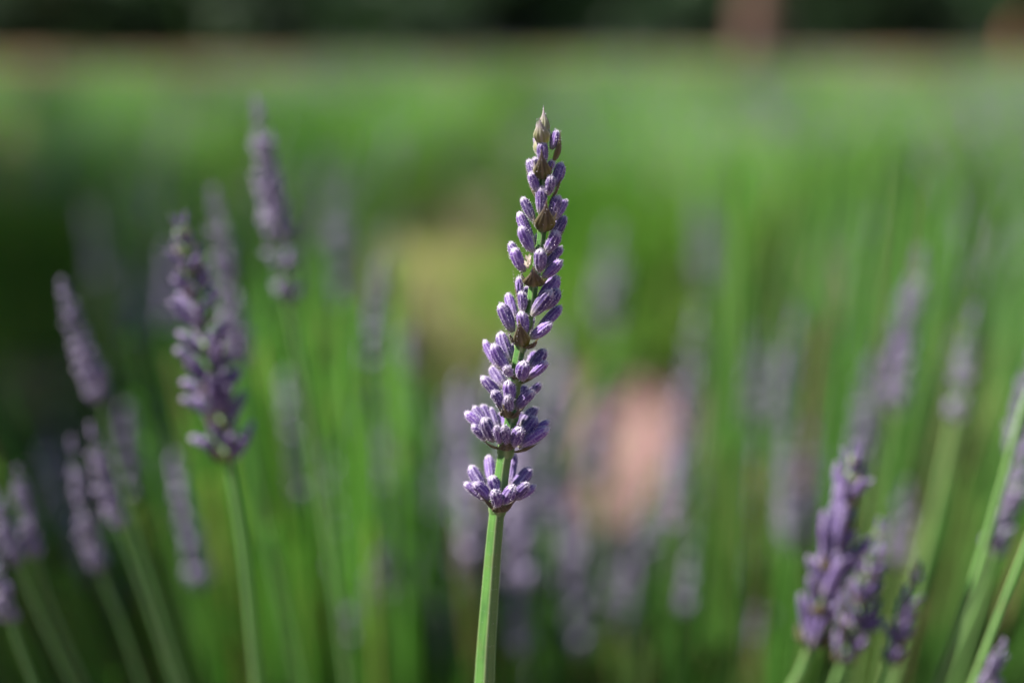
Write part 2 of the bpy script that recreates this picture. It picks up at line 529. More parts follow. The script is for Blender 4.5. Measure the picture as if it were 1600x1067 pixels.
rad = np.interp(prx, [170, 300, 450, 560, 650, 720, 800, 1067, 3000], [4.5, 5.5, 6.5, 7.6, 8.6, 10.2, 10.8, 14.5, 17]) * MM
tube(b, sp, rad, 48, 4, 0.10, fine=0.018)
for vv in np.concatenate(b.v)[rng.integers(0, 48 * 56, 1500)]:
    kk = int(np.argmin(np.linalg.norm(sp - vv, axis=1))); nr = unit(unit(vv - sp[kk]) + 0.4 * rng.normal(size=3)); ss = unit(np.cross(nr, rng.normal(size=3))) * 0.000011; ln = rng.uniform(0.00012, 0.0003)
    STEM_HAIR.append((vv, nr, ss, ln))
obj('stem', b.mesh('hero_stem', [M['stem']]), hero)

# whorls: (zoom, node px, buds[(bx,by,tx,ty,w,depth_mm)], bracts[(bx,by,tx,ty,w,azimuth,depth_mm,mesh)])
L, Y_ = ME_BRACT_LONG, ME_BRACT_YOUNG
B_ = ME_BRACT
WH = [
 (z4, (527, 855), [
   (475, 690, 458, 500, 76, -4), (430, 750, 335, 572, 92, -2.5), (415, 805, 295, 688, 62, 0), (448, 805, 362, 688, 76, 2.5),
   (525, 765, 480, 640, 86, 1.8), (522, 865, 500, 742, 82, 4.5), (552, 832, 632, 712, 88, 3.5), (635, 800, 732, 692, 78, 2), (685, 800, 782, 708, 56, 0),
   (645, 740, 752, 588, 92, -2.5), (625, 710, 642, 488, 62, -4)],
  [(560, 885, 395, 772, 88, -45, 2.5, B_), (520, 885, 660, 800, 95, 50, 2, B_), (540, 880, 520, 800, 120, 0, 3, B_), (560, 870, 640, 760, 90, 140, -3, B_)]),
 (z4, (578, 425), [
   (400, 300, 303, 198, 80, -1), (412, 385, 350, 285, 66, 1), (425, 270, 358, 160, 70, -3), (460, 280, 418, 148, 72, -4), (520, 310, 468, 172, 82, -4),
   (470, 392, 425, 238, 92, 3), (525, 412, 512, 298, 62, 4.5), (592, 418, 568, 298, 68, 5), (652, 437, 682, 308, 92, 4), (690, 445, 872, 308, 82, 1.5),
   (780, 345, 876, 258, 56, -1.5), (715, 365, 790, 232, 92, -0.5), (715, 280, 792, 168, 72, -3.5), (648, 300, 682, 200, 62, -4.5), (560, 300, 545, 205, 66, -5)],
  [(640, 472, 835, 398, 80, 75, 1, L), (540, 445, 410, 388, 66, -65, 1.5, B_), (590, 450, 580, 375, 130, 0, 3, B_), (640, 430, 760, 340, 90, 120, -2, B_)]),
 (z3, (585, 765), [
   (475, 640, 338, 475, 92, 0.5), (492, 728, 428, 595, 82, 2.5), (572, 680, 555, 512, 106, 3.2), (562, 750, 550, 642, 84, 5), (630, 738, 762, 592, 98, 3),
   (735, 612, 825, 535, 72, -2), (525, 530, 418, 392, 108, -3.5), (680, 650, 690, 555, 82, -3)],
  [(560, 802, 508, 700, 130, -10, 4.5, B_), (590, 802, 650, 735, 110, 30, 4, B_), (560, 800, 440, 690, 70, -60, 2, B_), (620, 780, 740, 620, 80, 120, -2, B_)]),
 (z3, (600, 470), [
   (455, 395, 358, 172, 76, -1.5), (535, 412, 428, 205, 98, 1.8), (575, 340, 488, 108, 108, -2.5), (558, 452, 538, 400, 76, 5.5), (608, 320, 590, 208, 64, -4),
   (685, 512, 692, 352, 108, 3.5), (752, 490, 876, 350, 82, 2), (765, 402, 862, 250, 102, -0.5), (735, 350, 778, 265, 56, -3)],
  [(660, 530, 905, 365, 84, 75, 1, L), (580, 470, 415, 320, 66, -75, 0.5, L), (640, 500, 560, 440, 60, -20, 1.5, B_)]),
 (z2, (665, 1075), [
   (525, 985, 438, 775, 102, 1.0), (642, 1025, 608, 842, 98, 2.2), (708, 1052, 858, 930, 88, 2.2), (790, 950, 940, 795, 90, -1.5), (550, 870, 498, 690, 86, -3),
   (700, 1010, 700, 880, 60, -3)],
  [(625, 1128, 588, 890, 150, -5, 4.5, B_), (590, 1120, 488, 985, 90, -55, 2.5, B_), (650, 1125, 760, 1060, 130, 45, 3, B_), (680, 1060, 800, 950, 80, 130, -2, B_)]),
 (z2, (690, 885), [
   (605, 830, 610, 672, 74, 1.5), (588, 690, 590, 552, 68, -1), (712, 862, 858, 668, 112, 2.8), (770, 745, 915, 545, 116, -1), (835, 800, 925, 655, 86, 0.2), (655, 720, 656, 630, 52, -2.5)],
  [(700, 880, 955, 665, 90, 80, 0.5, L), (600, 835, 542, 505, 44, -80, 0, L), (700, 870, 800, 720, 80, 140, -2, B_)]),
 (z2, (712, 575), [
   (612, 505, 548, 312, 98, 1.5), (570, 420, 522, 262, 76, -1), (778, 505, 768, 322, 108, 3.2), (800, 570, 946, 412, 84, 1.8), (830, 470, 945, 302, 84, -1.5)],
  [(712, 616, 712, 462, 190, 0, 4.2, B_), (690, 610, 600, 500, 110, -60, 2, B_), (740, 605, 835, 550, 110, 60, 2, B_)]),
 (z2, (762, 360), [
   (700, 270, 592, 14, 94, -0.5), (695, 352, 606, 132, 92, 2.0), (825, 352, 912, 172, 98, 2.2), (890, 225, 975, 45, 94, -0.8), (735, 275, 738, 200, 32, -1)],
  [(810, 388, 995, 120, 84, 80, 0.3, L), (712, 350, 640, 90, 60, -95, -1.2, L), (810, 330, 850, 140, 50, 110, -2, L)]),
 (z1, (790, 1085), [
   (698, 1035, 622, 852, 80, 0.2), (768, 965, 776, 765, 94, 1.8), (880, 1005, 925, 838, 84, 1.5), (925, 1020, 985, 870, 72, -1.5)],
  [(800, 1128, 822, 862, 185, 2, 4.2, B_), (770, 1115, 705, 980, 90, -60, 2, B_), (830, 1110, 910, 970, 90, 60, 2, B_)]),
 (z1, (785, 830), [
   (735, 815, 690, 640, 84, 1.5), (708, 700, 674, 535, 68, -1), (842, 842, 862, 668, 78, 2.5), (895, 760, 945, 562, 94, -0.5)],
  [(740, 860, 640, 575, 74, -80, 0, L), (845, 895, 978, 600, 80, 80, 0.3, L)]),
 (z1, (785, 640), [
   (795, 580, 790, 385, 88, 1.5), (735, 640, 722, 520, 60, 0.8), (860, 640, 870, 540, 60, 0.5)],
  [(790, 695, 775, 440, 150, 0, 3.4, B_), (770, 690, 712, 530, 90, -55, 1.8, Y_), (805, 690, 880, 550, 80, 60, 1.2, B_)]),
 (z1, (830, 470), [
   (882, 440, 902, 292, 76, 0.3), (745, 480, 735, 340, 60, -0.5)],
  [(885, 540, 942, 280, 104, 62, 1.2, B_), (760, 500, 725, 320, 90, -80, -0.3, Y_)]),
 (z1, (785, 360), [],
  [(790, 400, 762, 175, 142, -8, 2.6, Y_), (795, 350, 797, 88, 110, 20, -0.3, Y_), (770, 380, 740, 200, 90, -80, 0.2, Y_), (815, 390, 835, 230, 90, 80, 0, Y_)]),
]
hair_v, hair_f = [], []
for vv, nr, ss, ln in STEM_HAIR:
    o_ = len(hair_v); hair_v.extend([vv - ss, vv + ss, vv + nr * ln]); hair_f.append((o_, o_ + 1, o_ + 2))
def put_hair(Mx, tmpl, n, lo, hi):
    tv = tmpl[0]; k = len(tv)
    A = np.array(Mx)
    for _ in range(n):
        i = int(rng.integers(0, k))
        p = A[:3, :3] @ tv[i] + A[:3, 3]
        axisp = A[:3, :3] @ np.array([0, 0, min(0.85, tv[i][2])]) + A[:3, 3]
        nrm = unit(unit(p - axisp) + 0.35 * unit(A[:3, 2]) + 0.5 * rng.normal(size=3))
        ln = rng.uniform(lo, hi)
        s = unit(np.cross(nrm, rng.normal(size=3))) * 0.000014
        o = len(hair_v)
        hair_v.extend([p - s, p + s, p + nrm * ln * 0.6 + s * 0.6 + rng.normal(size=3) * 0.00003, p + nrm * ln])
        hair_f.extend([(o, o + 1, o + 2), (o, o + 2, o + 3)])

for wi, (zf, (nx, ny), buds, bracts) in enumerate(WH):
    s = SC[zf]
    px, py = zf(nx, ny)
    # node sits on the stem axis
    k = int(np.argmin(np.abs(prx - py)))
    c0 = sp[k]
    r0 = rad[k]
    wh = obj('flower_whorl', node_mesh('whorl_node', r0 * 1.15, r0 * 1.6), hero, None, c0)
    for j, (bx, by, tx, ty, w, dm) in enumerate(buds):
        bp = zf(bx, by); tp = zf(tx, ty)
        base_d = max(-2.2, min(2.4, dm * 0.5)) * 0.001
        pb = P(*bp, hero_depth(py), base_d)
        # the foot of the bud reaches in towards the stem
        pt = P(*tp, hero_depth(py), dm * 0.001)
        pull = c0 + np.array([0, 0, r0]) - pb
        pb = pb + pull * min(0.22, 0.0012 / max(np.linalg.norm(pull), 1e-6))
        z = pt - pb; ln = np.linalg.norm(z)
        x, y, zz = frame(z)
        a = random.random() * 6.28
        x, y = x * math.cos(a) + y * math.sin(a), y * math.cos(a) - x * math.sin(a)
        rw = w / s * MM * 0.5 * 1.02
        Mx = mat4(x * rw, y * rw * random.uniform(0.9, 1.0), zz * ln, pb)
        vi = (wi * 3 + j) % 4
        obj('bud', ME_BUD[vi], wh, Mx)
        put_hair(Mx, BUD_HI[vi], 300, 0.00014, 0.00042)
    for (bx, by, tx, ty, w, az, dm, me) in bracts:
        bp = zf(bx, by); tp = zf(tx, ty)
        a = math.radians(az)
        outv = np.array([math.sin(a), -math.cos(a), 0.0])
        pb = P(*bp, hero_depth(py), math.cos(a) * r0 * 0.6)
        pt = P(*tp, hero_depth(py), dm * 0.001)
        z = pt - pb; ln = np.linalg.norm(z); z = unit(z)
        ny_ = -unit(outv - z * (outv @ z))
        x = np.cross(ny_, z)
        rw = w / s * MM * 0.5
        Mx = mat4(x * rw, ny_ * rw, z * ln, pb)
        obj('bract', me, wh, Mx)
        co = np.empty(len(me.vertices) * 3); me.vertices.foreach_get('co', co)
        put_hair(Mx, (co.reshape(-1, 3),), 45, 0.0001, 0.00028)
# the withered pale flower in the middle whorl
wx = [o for o in hero.children if o.name.startswith('flower_whorl')][6]
def petal_mesh():
    b = MB()
    for k in range(5):
        a = k * 1.2566 + 0.3
        d0 = np.array([math.cos(a), math.sin(a), 0])
        sd_ = np.array([-math.sin(a), math.cos(a), 0])
        v = []
        for u in np.linspace(0, 1, 6):
            for q in (-1, -0.4, 0.4, 1):
                w = 0.42 * math.sin(math.pi * min(1, 0.12 + u * 0.85))
                v.append(d0 * (0.12 + 0.75 * u ** 1.5) + sd_ * q * w + np.array([0, 0, u * 1.0 - 0.2 * u * u + 0.1 * q * q]))
        f = [(i * 4 + j, i * 4 + j + 1, i * 4 + j + 5, i * 4 + j + 4) for i in range(5) for j in range(3)]
        b.add(v, f)
    return b.mesh('withered_flower', [M['petal']])
PM = petal_mesh()
for (bx, by, tx, ty, w, dm) in ((668, 480, 655, 420, 56, 3.6), (690, 450, 660, 360, 60, 1.5)):
    pb = P(*z2(bx, by), hero_depth(440), dm * 0.0006); pt = P(*z2(tx, ty), hero_depth(440), dm * 0.001 + 0.0006)
    x, y, zz = frame(pt - pb); r = w / 5.336 * MM * 0.6; ln = np.linalg.norm(pt - pb)
    tag(obj('withered_flower', PM, wx, mat4(x * r, y * r, zz * ln, pb)), 'pale withered corolla')
b = MB(); b.add(np.array(hair_v), hair_f)
tag(obj('fuzz', b.mesh('fuzz', [M['fuzz']], False), hero), kind='stuff')

# ------------------------------------------------------------------ softer lavender stalks round it
def whorl_variant(seed, n, el, rb):
    """one joined whorl of buds, unit radius about 1, for stalks too far out of focus to pick buds apart"""
    r0 = np.random.default_rng(seed); b = MB(); ms = []
    for k in range(n):
        a = 2 * math.pi * (k + r0.uniform(-.3, .3)) / n
        e2 = el + r0.uniform(-0.25, 0.25)
        z = np.array([math.cos(a) * math.cos(e2), math.sin(a) * math.cos(e2), math.sin(e2)])
        x, y, z = frame(z, (0.02, 0.03, 1))
        ln = r0.uniform(0.85, 1.15)
        A = np.zeros((3, 4)); A[:, 0] = x * rb; A[:, 1] = y * rb; A[:, 2] = z * ln
        A[:, 3] = np.array([math.cos(a), math.sin(a), 0]) * 0.15 + np.array([0, 0, r0.uniform(-.35, .35)])
        ms.append(A)
    b.inst(BUD_MID, ms)
    return b.mesh('whorl', [M['bud_soft']])
WHORL = [whorl_variant(s, n, el, 0.19) for s, (n, el) in enumerate(((8, 0.75), (9, 0.65), (7, 0.85), (10, 0.6)))]
WHORL_TOP = [whorl_variant(9, 5, 1.15, 0.26), whorl_variant(10, 4, 1.25, 0.30)]

def stalk(label, pts, rel, nwh, width_px, picked=False, gaps=(), group=None, tall=1.0, stem_px=None, head=True, up=0.0):
    """pts: photo pixels tip -> foot of the flower head -> further points down the stem"""
    d0 = (1 + (rel - 1) * 1.45) * D
    W = []
    y0 = pts[0][1]
    for k, (x, y) in enumerate(pts):
        dd = d0 + max(0, (y - y0)) / FPX * d0 * 0.15
        W.append(P(x, y, dd))
    e = W[-1]; v = unit(W[-1] - W[-2])
    v = unit(v + np.array([0, 0.08, -0.5]))
    gb = e + v * (e[2] + 0.01) / (-v[2])
    gm = (e + gb) / 2 + np.array([0, 0, 0.0]) + 0.02 * np.array([v[0], v[1], 0])
    th = empty('lavender_stalk', gb * np.array([1, 1, 0]))
    tag(th, label, 'lavender', group)
    full = smooth_path(W + [gm, gb], 100)
    w = width_px / FPX * d0
    rs = (stem_px / FPX * d0 * 0.4) if stem_px else w * 0.095
    b = MB()
    dist = np.linalg.norm(full - W[0], axis=1); hl = np.linalg.norm(W[1] - W[0]) if head else 0.001
    tube(b, full, np.interp(dist, [0, hl * 0.25, hl, 0.6], [rs * 0.12, rs * 0.5, rs * 0.85, rs * 1.5]), 10, 4, 0.1)
    obj('stem', b.mesh('stem', [M['stem']]), th)
    if not head:
        return th
    seg = smooth_path(W[:3] if len(W) > 2 else W, 80)
    # length along from tip to the foot of the head
    foot = int(np.argmin(np.linalg.norm(seg - W[1], axis=1)))
    seg = seg[:foot + 1]
    for k in range(nwh):
        u = k / (nwh - 1)
        if gaps:
            u = gaps[k] if k < len(gaps) else u
        elif 0 < k < nwh - 1:
            u += random.uniform(-0.3, 0.3) / nwh
        i = min(int(u * (len(seg) - 1)), len(seg) - 1)
        c = seg[min(int(u * 0.94 * (len(seg) - 1)), len(seg) - 1)]
        ax = unit(seg[max(i - 3, 0)] - seg[min(i + 3, len(seg) - 1)])
        x, y, z = frame(ax, (1, 0.2, 0))
        a = random.random() * 6.28
        x, y = x * math.cos(a) + y * math.sin(a), y * math.cos(a) - x * math.sin(a)
        sc = w * 0.5 * np.interp(u, [0, 0.12, 0.4, 0.8, 1.0], [0.40, 0.55, 0.88, 1.05, 1.0]) * random.uniform(0.9, 1.1) * 1.15
        c = c - z * sc * (0.6 if picked else 0.75)
        if not picked:
            sc *= 0.84
            me = WHORL_TOP[k % 2] if u < 0.14 else WHORL[random.randrange(4)]
            obj('flower_whorl', me, th, mat4(x * sc, y * sc, z * sc * (1.6 if not gaps else 1.0 if u > 0.7 else 1.5), c))
        else:
            wh = obj('flower_whorl', node_mesh('whorl_node', rs * 1.2, rs * 1.6), th, None, c)
            n = 3 if u < 0.04 else 5 if u < 0.14 else random.choice((6, 7, 8))
            el = 1.42 if u < 0.04 else 1.25 if u < 0.14 else random.uniform(0.6, 0.85) + up
            for q in range(n):
                aa = 2 * math.pi * (q + random.uniform(-.3, .3)) / n
                ee = el + random.uniform(-0.2, 0.2)
                dz = x * math.cos(aa) * math.cos(ee) + y * math.sin(aa) * math.cos(ee) + z * math.sin(ee)
                bx, by, bz = frame(dz)
                ln = sc * random.uniform(1.0, 1.35) * (1 + up) * (1.3 if u < 0.04 else 1); rb = sc * random.uniform(0.15, 0.19)
                obj('bud', ME_BUD_SIDE[q % 4], wh, mat4(bx * rb, by * rb, bz * ln, c + (x * math.cos(aa) + y * math.sin(aa)) * rs * 0.8 + z * sc * random.uniform(-0.35, 0.35)))
            for q in range(2):
                aa = a + q * math.pi + k * 1.57
                oy = x * math.cos(aa) + y * math.sin(aa)
                zz = unit(z + oy * 0.75); yy = -unit(oy - zz * (oy @ zz)); xx = np.cross(yy, zz)
                obj('bract', ME_BRACT if u > 0.1 else ME_BRACT_YOUNG, wh, mat4(xx * sc * 0.38, yy * sc * 0.38, zz * sc * 0.95, c - z * sc * 0.15 + oy * rs))
    return th

G = 'lavender stalks round the sharp one'
stalk('soft-focus lilac lavender stalk with pale pointed tip and separate bottom whorls', [(283, 355), (356, 712), (372, 800), (402, 1067)], 1.17, 10, 78, True, (0, .07, .16, .27, .38, .49, .58, .68, .83, .99), G, up=0.1)
stalk('greyish slim lavender spike rising directly behind the pale-tipped lilac stalk', [(334, 305), (372, 560), (395, 720), (470, 1067)], 1.42, 9, 50, False, (), G)
stalk('tall grey lavender spike with two separate round whorls below its head', [(402, 165), (450, 465), (478, 620), (545, 1067)], 1.3, 10, 62, False, (0, .08, .17, .26, .35, .44, .53, .62, .80, .97), G)
stalk('faint pale grey lavender spike beside the tall two-whorled one', [(528, 318), (540, 470), (550, 700), (560, 1067)], 1.95, 6, 42, False, (), G)
stalk('small blurred lilac spike low among green stems, left of the sharp stalk', [(574, 568), (584, 690), (590, 850), (592, 1067)], 1.95, 6, 38, False, (), G)
stalk('dim blurred lilac spike low between the two-whorled stalk and green stems', [(448, 610), (460, 850), (470, 960), (480, 1067)], 2.2, 8, 40, False, (), G)
stalk('short dark lilac spike at the foot of the green stems', [(618, 800), (612, 945), (615, 1000), (618, 1067)], 1.75, 7, 40, False, (), G)
stalk('dark violet spike leaning outwards over bare shaded soil, on a green stem', [(98, 445), (152, 615), (200, 790), (285, 1067)], 1.27, 9, 44, False, (), G)
stalk('upper of two dark violet spikes crossing low on leaning stems', [(142, 668), (182, 810), (215, 900), (272, 1067)], 1.25, 8, 40, False, (), G)
stalk('lower of two dark violet spikes crossing low on leaning stems', [(112, 690), (152, 880), (185, 960), (222, 1067)], 1.3, 9, 36, False, (), G)
stalk('dark spike leaning far out at the shaded edge of the plant, upper one', [(28, 735), (52, 860), (85, 960), (132, 1067)], 1.25, 7, 34, False, (), G)
stalk('dark spike leaning far out at the shaded edge of the plant, lower one', [(-8, 770), (25, 870), (62, 960), (112, 1067)], 1.25, 7, 36, False, (), G)
stalk('lowest dark spike at the shaded edge, drooping on a thin stem', [(-12, 870), (12, 955), (30, 1010), (52, 1067)], 1.2, 5, 40, False, (), G)
stalk('grey hazy spike behind the leaning dark violet one', [(196, 640), (222, 745), (265, 880), (335, 1067)], 1.7, 6, 32, False, (), G)
stalk('hazy grey-violet spike low under the pale-tipped lilac stalk', [(262, 690), (290, 810), (330, 930), (370, 1067)], 1.9, 6, 34, False, (), G)
stalk('pale ghostly grey spike alone before bright green foliage', [(1094, 305), (1104, 440), (1098, 560), (1090, 700)], 2.9, 6, 36, False, (), G)
stalk('long lilac spike beside the pink soil patch', [(1088, 490), (1060, 775), (1055, 900), (1050, 1067)], 1.85, 11, 44, False, (), G)
stalk('first of two twin blue-grey spikes in front of the beige soil', [(1158, 515), (1162, 650), (1160, 800), (1150, 1067)], 2.1, 6, 36, False, (), G)
stalk('second of two twin blue-grey spikes in front of the beige soil', [(1188, 530), (1186, 670), (1182, 800), (1175, 1067)], 2.2, 6, 36, False, (), G)
stalk('slim grey-lilac spike between the twin spikes and the dark green stems', [(1246, 485), (1218, 660), (1208, 800), (1190, 1067)], 1.85, 8, 40, False, (), G)
stalk('broad lilac spike close behind the sharp stalk, on the soil side', [(880, 548), (868, 800), (862, 900), (855, 1067)], 1.95, 10, 58, False, (), G)
stalk('lilac spike between the sharp stalk and the pink soil patch', [(946, 575), (934, 745), (930, 880), (925, 1067)], 2.1, 8, 50, False, (), G)
stalk('distant grey-lilac spike above the dark gap in the foliage', [(958, 365), (950, 500), (948, 640), (945, 800)], 2.8, 6, 50, False, (), G)
stalk('dim lilac spike hidden partly behind the sharp stalk stem', [(742, 690), (735, 890), (733, 960), (730, 1067)], 1.65, 9, 44, False, (), G)
stalk('broad bluish lilac spike above brown dry stems, one of a pair', [(1232, 690), (1238, 840), (1232, 930), (1220, 1067)], 1.65, 7, 46, False, (), G)
stalk('bluish lilac spike of the pair, taller and slimmer', [(1268, 655), (1262, 850), (1255, 930), (1240, 1067)], 1.7, 9, 44, False, (), G)
stalk('tall grey-violet spike before dark green stems, leaning outwards', [(1438, 398), (1396, 640), (1375, 760), (1330, 1067)], 1.52, 11, 44, False, (), G)
stalk('short grey spike tucked against the tall grey-violet one', [(1406, 475), (1388, 600), (1372, 720), (1340, 1067)], 1.7, 6, 34, False, (), G)
stalk('slender violet spike on a long thick bare green stem', [(1522, 485), (1494, 652), (1450, 850), (1392, 1067)], 1.45, 8, 36, False, (), G, stem_px=20)
stalk('dim grey spike directly above the purple fat-budded stalk', [(1362, 565), (1345, 715), (1330, 850), (1300, 1067)], 1.65, 7, 42, False, (), G)
stalk('purple fat-budded lavender stalk leaning over dark soil, low beside brown stems', [(1338, 712), (1268, 1000), (1258, 1035), (1232, 1080)], 1.16, 9, 74, True, (0, .09, .2, .32, .44, .56, .68, .80, .98), G, up=0.5)
stalk('second purple stalk overlapping the fat-budded one, its tip lower', [(1374, 828), (1318, 1030), (1306, 1060), (1296, 1090)], 1.19, 7, 54, True, (), G, up=0.3)
stalk('small narrow lavender spike with yellowish tip over dark soil', [(1436, 886), (1392, 1032), (1382, 1062), (1374, 1085)], 1.17, 7, 36, True, (), G, up=0.3)
stalk('violet spike at the outer edge beside crossing green stems, lower one', [(1606, 690), (1556, 850), (1520, 950), (1462, 1080)], 1.22, 8, 44, False, (), G)
stalk('violet spike at the outer edge beside crossing green stems, upper one', [(1612, 560), (1590, 700), (1562, 830), (1490, 1080)], 1.3, 7, 42, False, (), G)
stalk('tiny spike tip with yellowish bracts under the crossing green stems', [(1568, 1005), (1545, 1070), (1540, 1085), (1532, 1110)], 1.14, 5, 34, False, (), G)
stalk('small grey spike low among brown dry stems', [(1196, 935), (1182, 1015), (1178, 1040), (1172, 1067)], 1.75, 5, 40, False, (), G)
stalk('dusky purple spike low below the pink soil patch', [(1016, 770), (1004, 870), (1000, 950), (995, 1067)], 2.1, 6, 44, False, (), G)
stalk('dusky lilac spike low beside the sharp stalk, under the broad one', [(905, 815), (892, 930), (890, 990), (885, 1067)], 1.9, 6, 40, False, (), G)
stalk('dark blue-violet spike above the small yellow-tipped spike', [(1418, 760), (1406, 870), (1395, 960), (1380, 1067)], 1.55, 6, 40, False, (), G)
stalk('bare bright green stem crossing the outer spikes, thick one', [(1612, 590), (1585, 690), (1540, 850), (1462, 1080)], 1.16, 8, 40, False, (), G, stem_px=17, head=False)
stalk('bare bright green stem crossing the outer spikes, lowest one', [(1640, 760), (1600, 862), (1560, 965), (1512, 1090)], 1.12, 8, 40, False, (), G, stem_px=16, head=False)

# ------------------------------------------------------------------ lavender bushes
def blade(n=3, fold=0.15):
    v, t, f = [], [], []
    for i in range(n + 1):
        u = i / n
        w = max(0.02, math.sin(math.pi * (0.12 + 0.86 * u)) ** 0.7)
        cy = 0.25 * u * u
        v += [(-w, cy + fold * w, u), (w, cy + fold * w, u)]; t += [u, u]
    for i in range(n):
        f.append((2 * i, 2 * i + 1, 2 * i + 3, 2 * i + 2))
    return np.array(v), f, np.array(t), np.zeros(len(v))
BLADE = blade()
def head_template(nw, nb):
    """whole flower head, unit length, rough knobbly outline"""
    b = MB(); ms = []
    r0 = np.random.default_rng(4)
    for k in range(nw):
        u = k / (nw - 1)
        for q in range(nb):
            a = 6.283 * (q + 0.5 * (k % 2)) / nb + r0.uniform(-.2, .2); e2 = 0.85 + 0.4 * u + r0.uniform(-0.3, 0.3)
            z = np.array([math.cos(a) * math.cos(e2), math.sin(a) * math.cos(e2), math.sin(e2)])
            x, y, z = frame(z, (0.02, 0.03, 1))
            A = np.zeros((3, 4)); l = 0.17 * (1 - 0.35 * u) * r0.uniform(0.7, 1.35)
            A[:, 0] = x * l * 0.3; A[:, 1] = y * l * 0.3; A[:, 2] = z * l; A[:, 3] = (0, 0, u * 0.86 + r0.uniform(-0.06, 0.06))
            ms.append(A)
    b.inst(BUD_LOW, ms)
    return np.concatenate(b.v), (np.concatenate(b.lp), np.concatenate(b.ln)), np.concatenate(b.t), np.concatenate(b.rib)
HEAD_NEAR = head_template(7, 6)
HEAD_FAR = head_template(4, 4)

def allowed(pts):
    px, py, d = project(pts)
    inf = (px > -60) & (px < 1660) & (py > -60) & (py < 1130) & (d > 0)
    if np.any(inf & (d < 0.345) & (px > 230) & (px < 1230)):
        return False
    if np.any(inf & (d < 0.285)):
        return False
    if np.any(inf & (d < 1.6) & (px > 900) & (px < 1065) & (py > 550) & (py < 810)):
        return False
    if np.any(inf & (d < 1.6) & (px > 640) & (px < 1000) & (py < 430)):
        return False
    if np.any(inf & (d < 2.2) & (px < 140) & (py > 150) & (py < 600)):
        return False
    if np.any(inf & (d < 1.9) & (px > 690) & (px < 790) & (py > 430) & (py < 530)):
        return False
    if np.any(inf & (d < 1.9) & (px > 1150) & (px < 1290) & (py > 400) & (py < 500)):
        return False
    return True

def bush_parts(n, spread, h_lo, h_hi, lean, rs, head_p, head_len, head_t, n_leaf, leaf_len, mound_r, mound_h, check=None, origin=None, sides=4, dry=0.1, leafm='leaf', wide=0.05):
    sb, hb, lb = MB(), MB(), MB()
    hm = []; nst = 0
    o = np.zeros(3) if origin is None else origin
    for _ in range(n * 3):
        if nst >= n:
            break
        a = rng.uniform(0, 6.283); r = spread * math.sqrt(rng.random())
        h = rng.uniform(h_lo, h_hi)
        ln = lean * (0.25 + 0.75 * r / spread) * rng.uniform(0.6, 1.25)
        a2 = a + rng.normal() * 0.35
        p0 = np.array([math.cos(a) * r, math.sin(a) * r, 0.0])
        p2 = p0 + np.array([math.cos(a2) * ln * h, math.sin(a2) * ln * h, h])
        p1 = p0 + np.array([math.cos(a2) * ln * h * 0.35, math.sin(a2) * ln * h * 0.35, h * 0.55])
        u = np.linspace(0, 1, 6)[:, None]
        path = (1 - u) ** 2 * p0 + 2 * u * (1 - u) * p1 + u * u * p2
        if check is not None:
            ext = np.vstack([path, p2 + unit(p2 - p1) * head_len])
            if not check(ext + o):
                continue
        nst += 1
        rr = rs * rng.uniform(0.7, 1.2)
        rnd = rng.uniform(0, 0.86) if rng.random() > dry else rng.uniform(0.9, 1.0)
        tube(sb, path, np.linspace(rr * 1.3, rr * 0.8, 6), sides, 0, 0, rnd, 0, False)
        if rng.random() < head_p:
            z = unit(p2 - p1 + rng.normal(size=3) * 0.02)
            x, y, z = frame(z, (1, 0.3, 0)); hl = head_len * rng.uniform(0.6, 1.15); hw = hl * rng.uniform(0.75, 1.05)
            A = np.zeros((3, 4)); A[:, 0] = x * hw; A[:, 1] = y * hw; A[:, 2] = z * hl; A[:, 3] = p2 - z * hl * 0.1
            hm.append(A)
    if hm:
        hb.inst(head_t, hm)
    # leafy mound
    ms = []
    k = 0
    for _ in range(n_leaf * 3):
        if k >= n_leaf:
            break
        a = rng.uniform(0, 6.283); r = mound_r * rng.random() ** 0.55
        top = mound_h * (1 - (r / mound_r) ** 2 * 0.6)
        zc = top * rng.random() ** 0.6
        p = np.array([math.cos(a) * r, math.sin(a) * r, zc])
        d = unit(np.array([math.cos(a) * r / mound_r, math.sin(a) * r / mound_r, 0.9]) + rng.normal(size=3) * 0.45)
        l = leaf_len * rng.uniform(0.5, 1.3)
        if check is not None and not check(np.array([p + o, p + d * l + o])):
            continue
        k += 1
        x, y, z = frame(d, rng.normal(size=3))
        A = np.zeros((3, 4)); A[:, 0] = x * l * wide; A[:, 1] = y * l * 0.5; A[:, 2] = z * l; A[:, 3] = p
        ms.append(A)
    lb.inst(BLADE, ms)
    return (lb.mesh('foliage', [M[leafm]]), sb.mesh('stems', [M['stems' if leafm == 'leaf_near' else 'stems_far']]), hb.mesh('flower_heads', [M['bud_soft']]) if hm else None)

def bush(meshes, loc, label, group=None, rot=0.0, scale=1.0):
    th = empty('lavender_bush', np.asarray(loc, float))
    th.rotation_euler = (0, 0, rot); th.scale = (scale,) * 3
    tag(th, label, 'lavender bush', group)
    for nm, me in zip(('foliage', 'green_stems', 'flower_heads'), meshes):
        if me:
            c = bpy.data.objects.new(nm, me); COL.objects.link(c); c.parent = th
            c['kind'] = 'stuff'
    return th

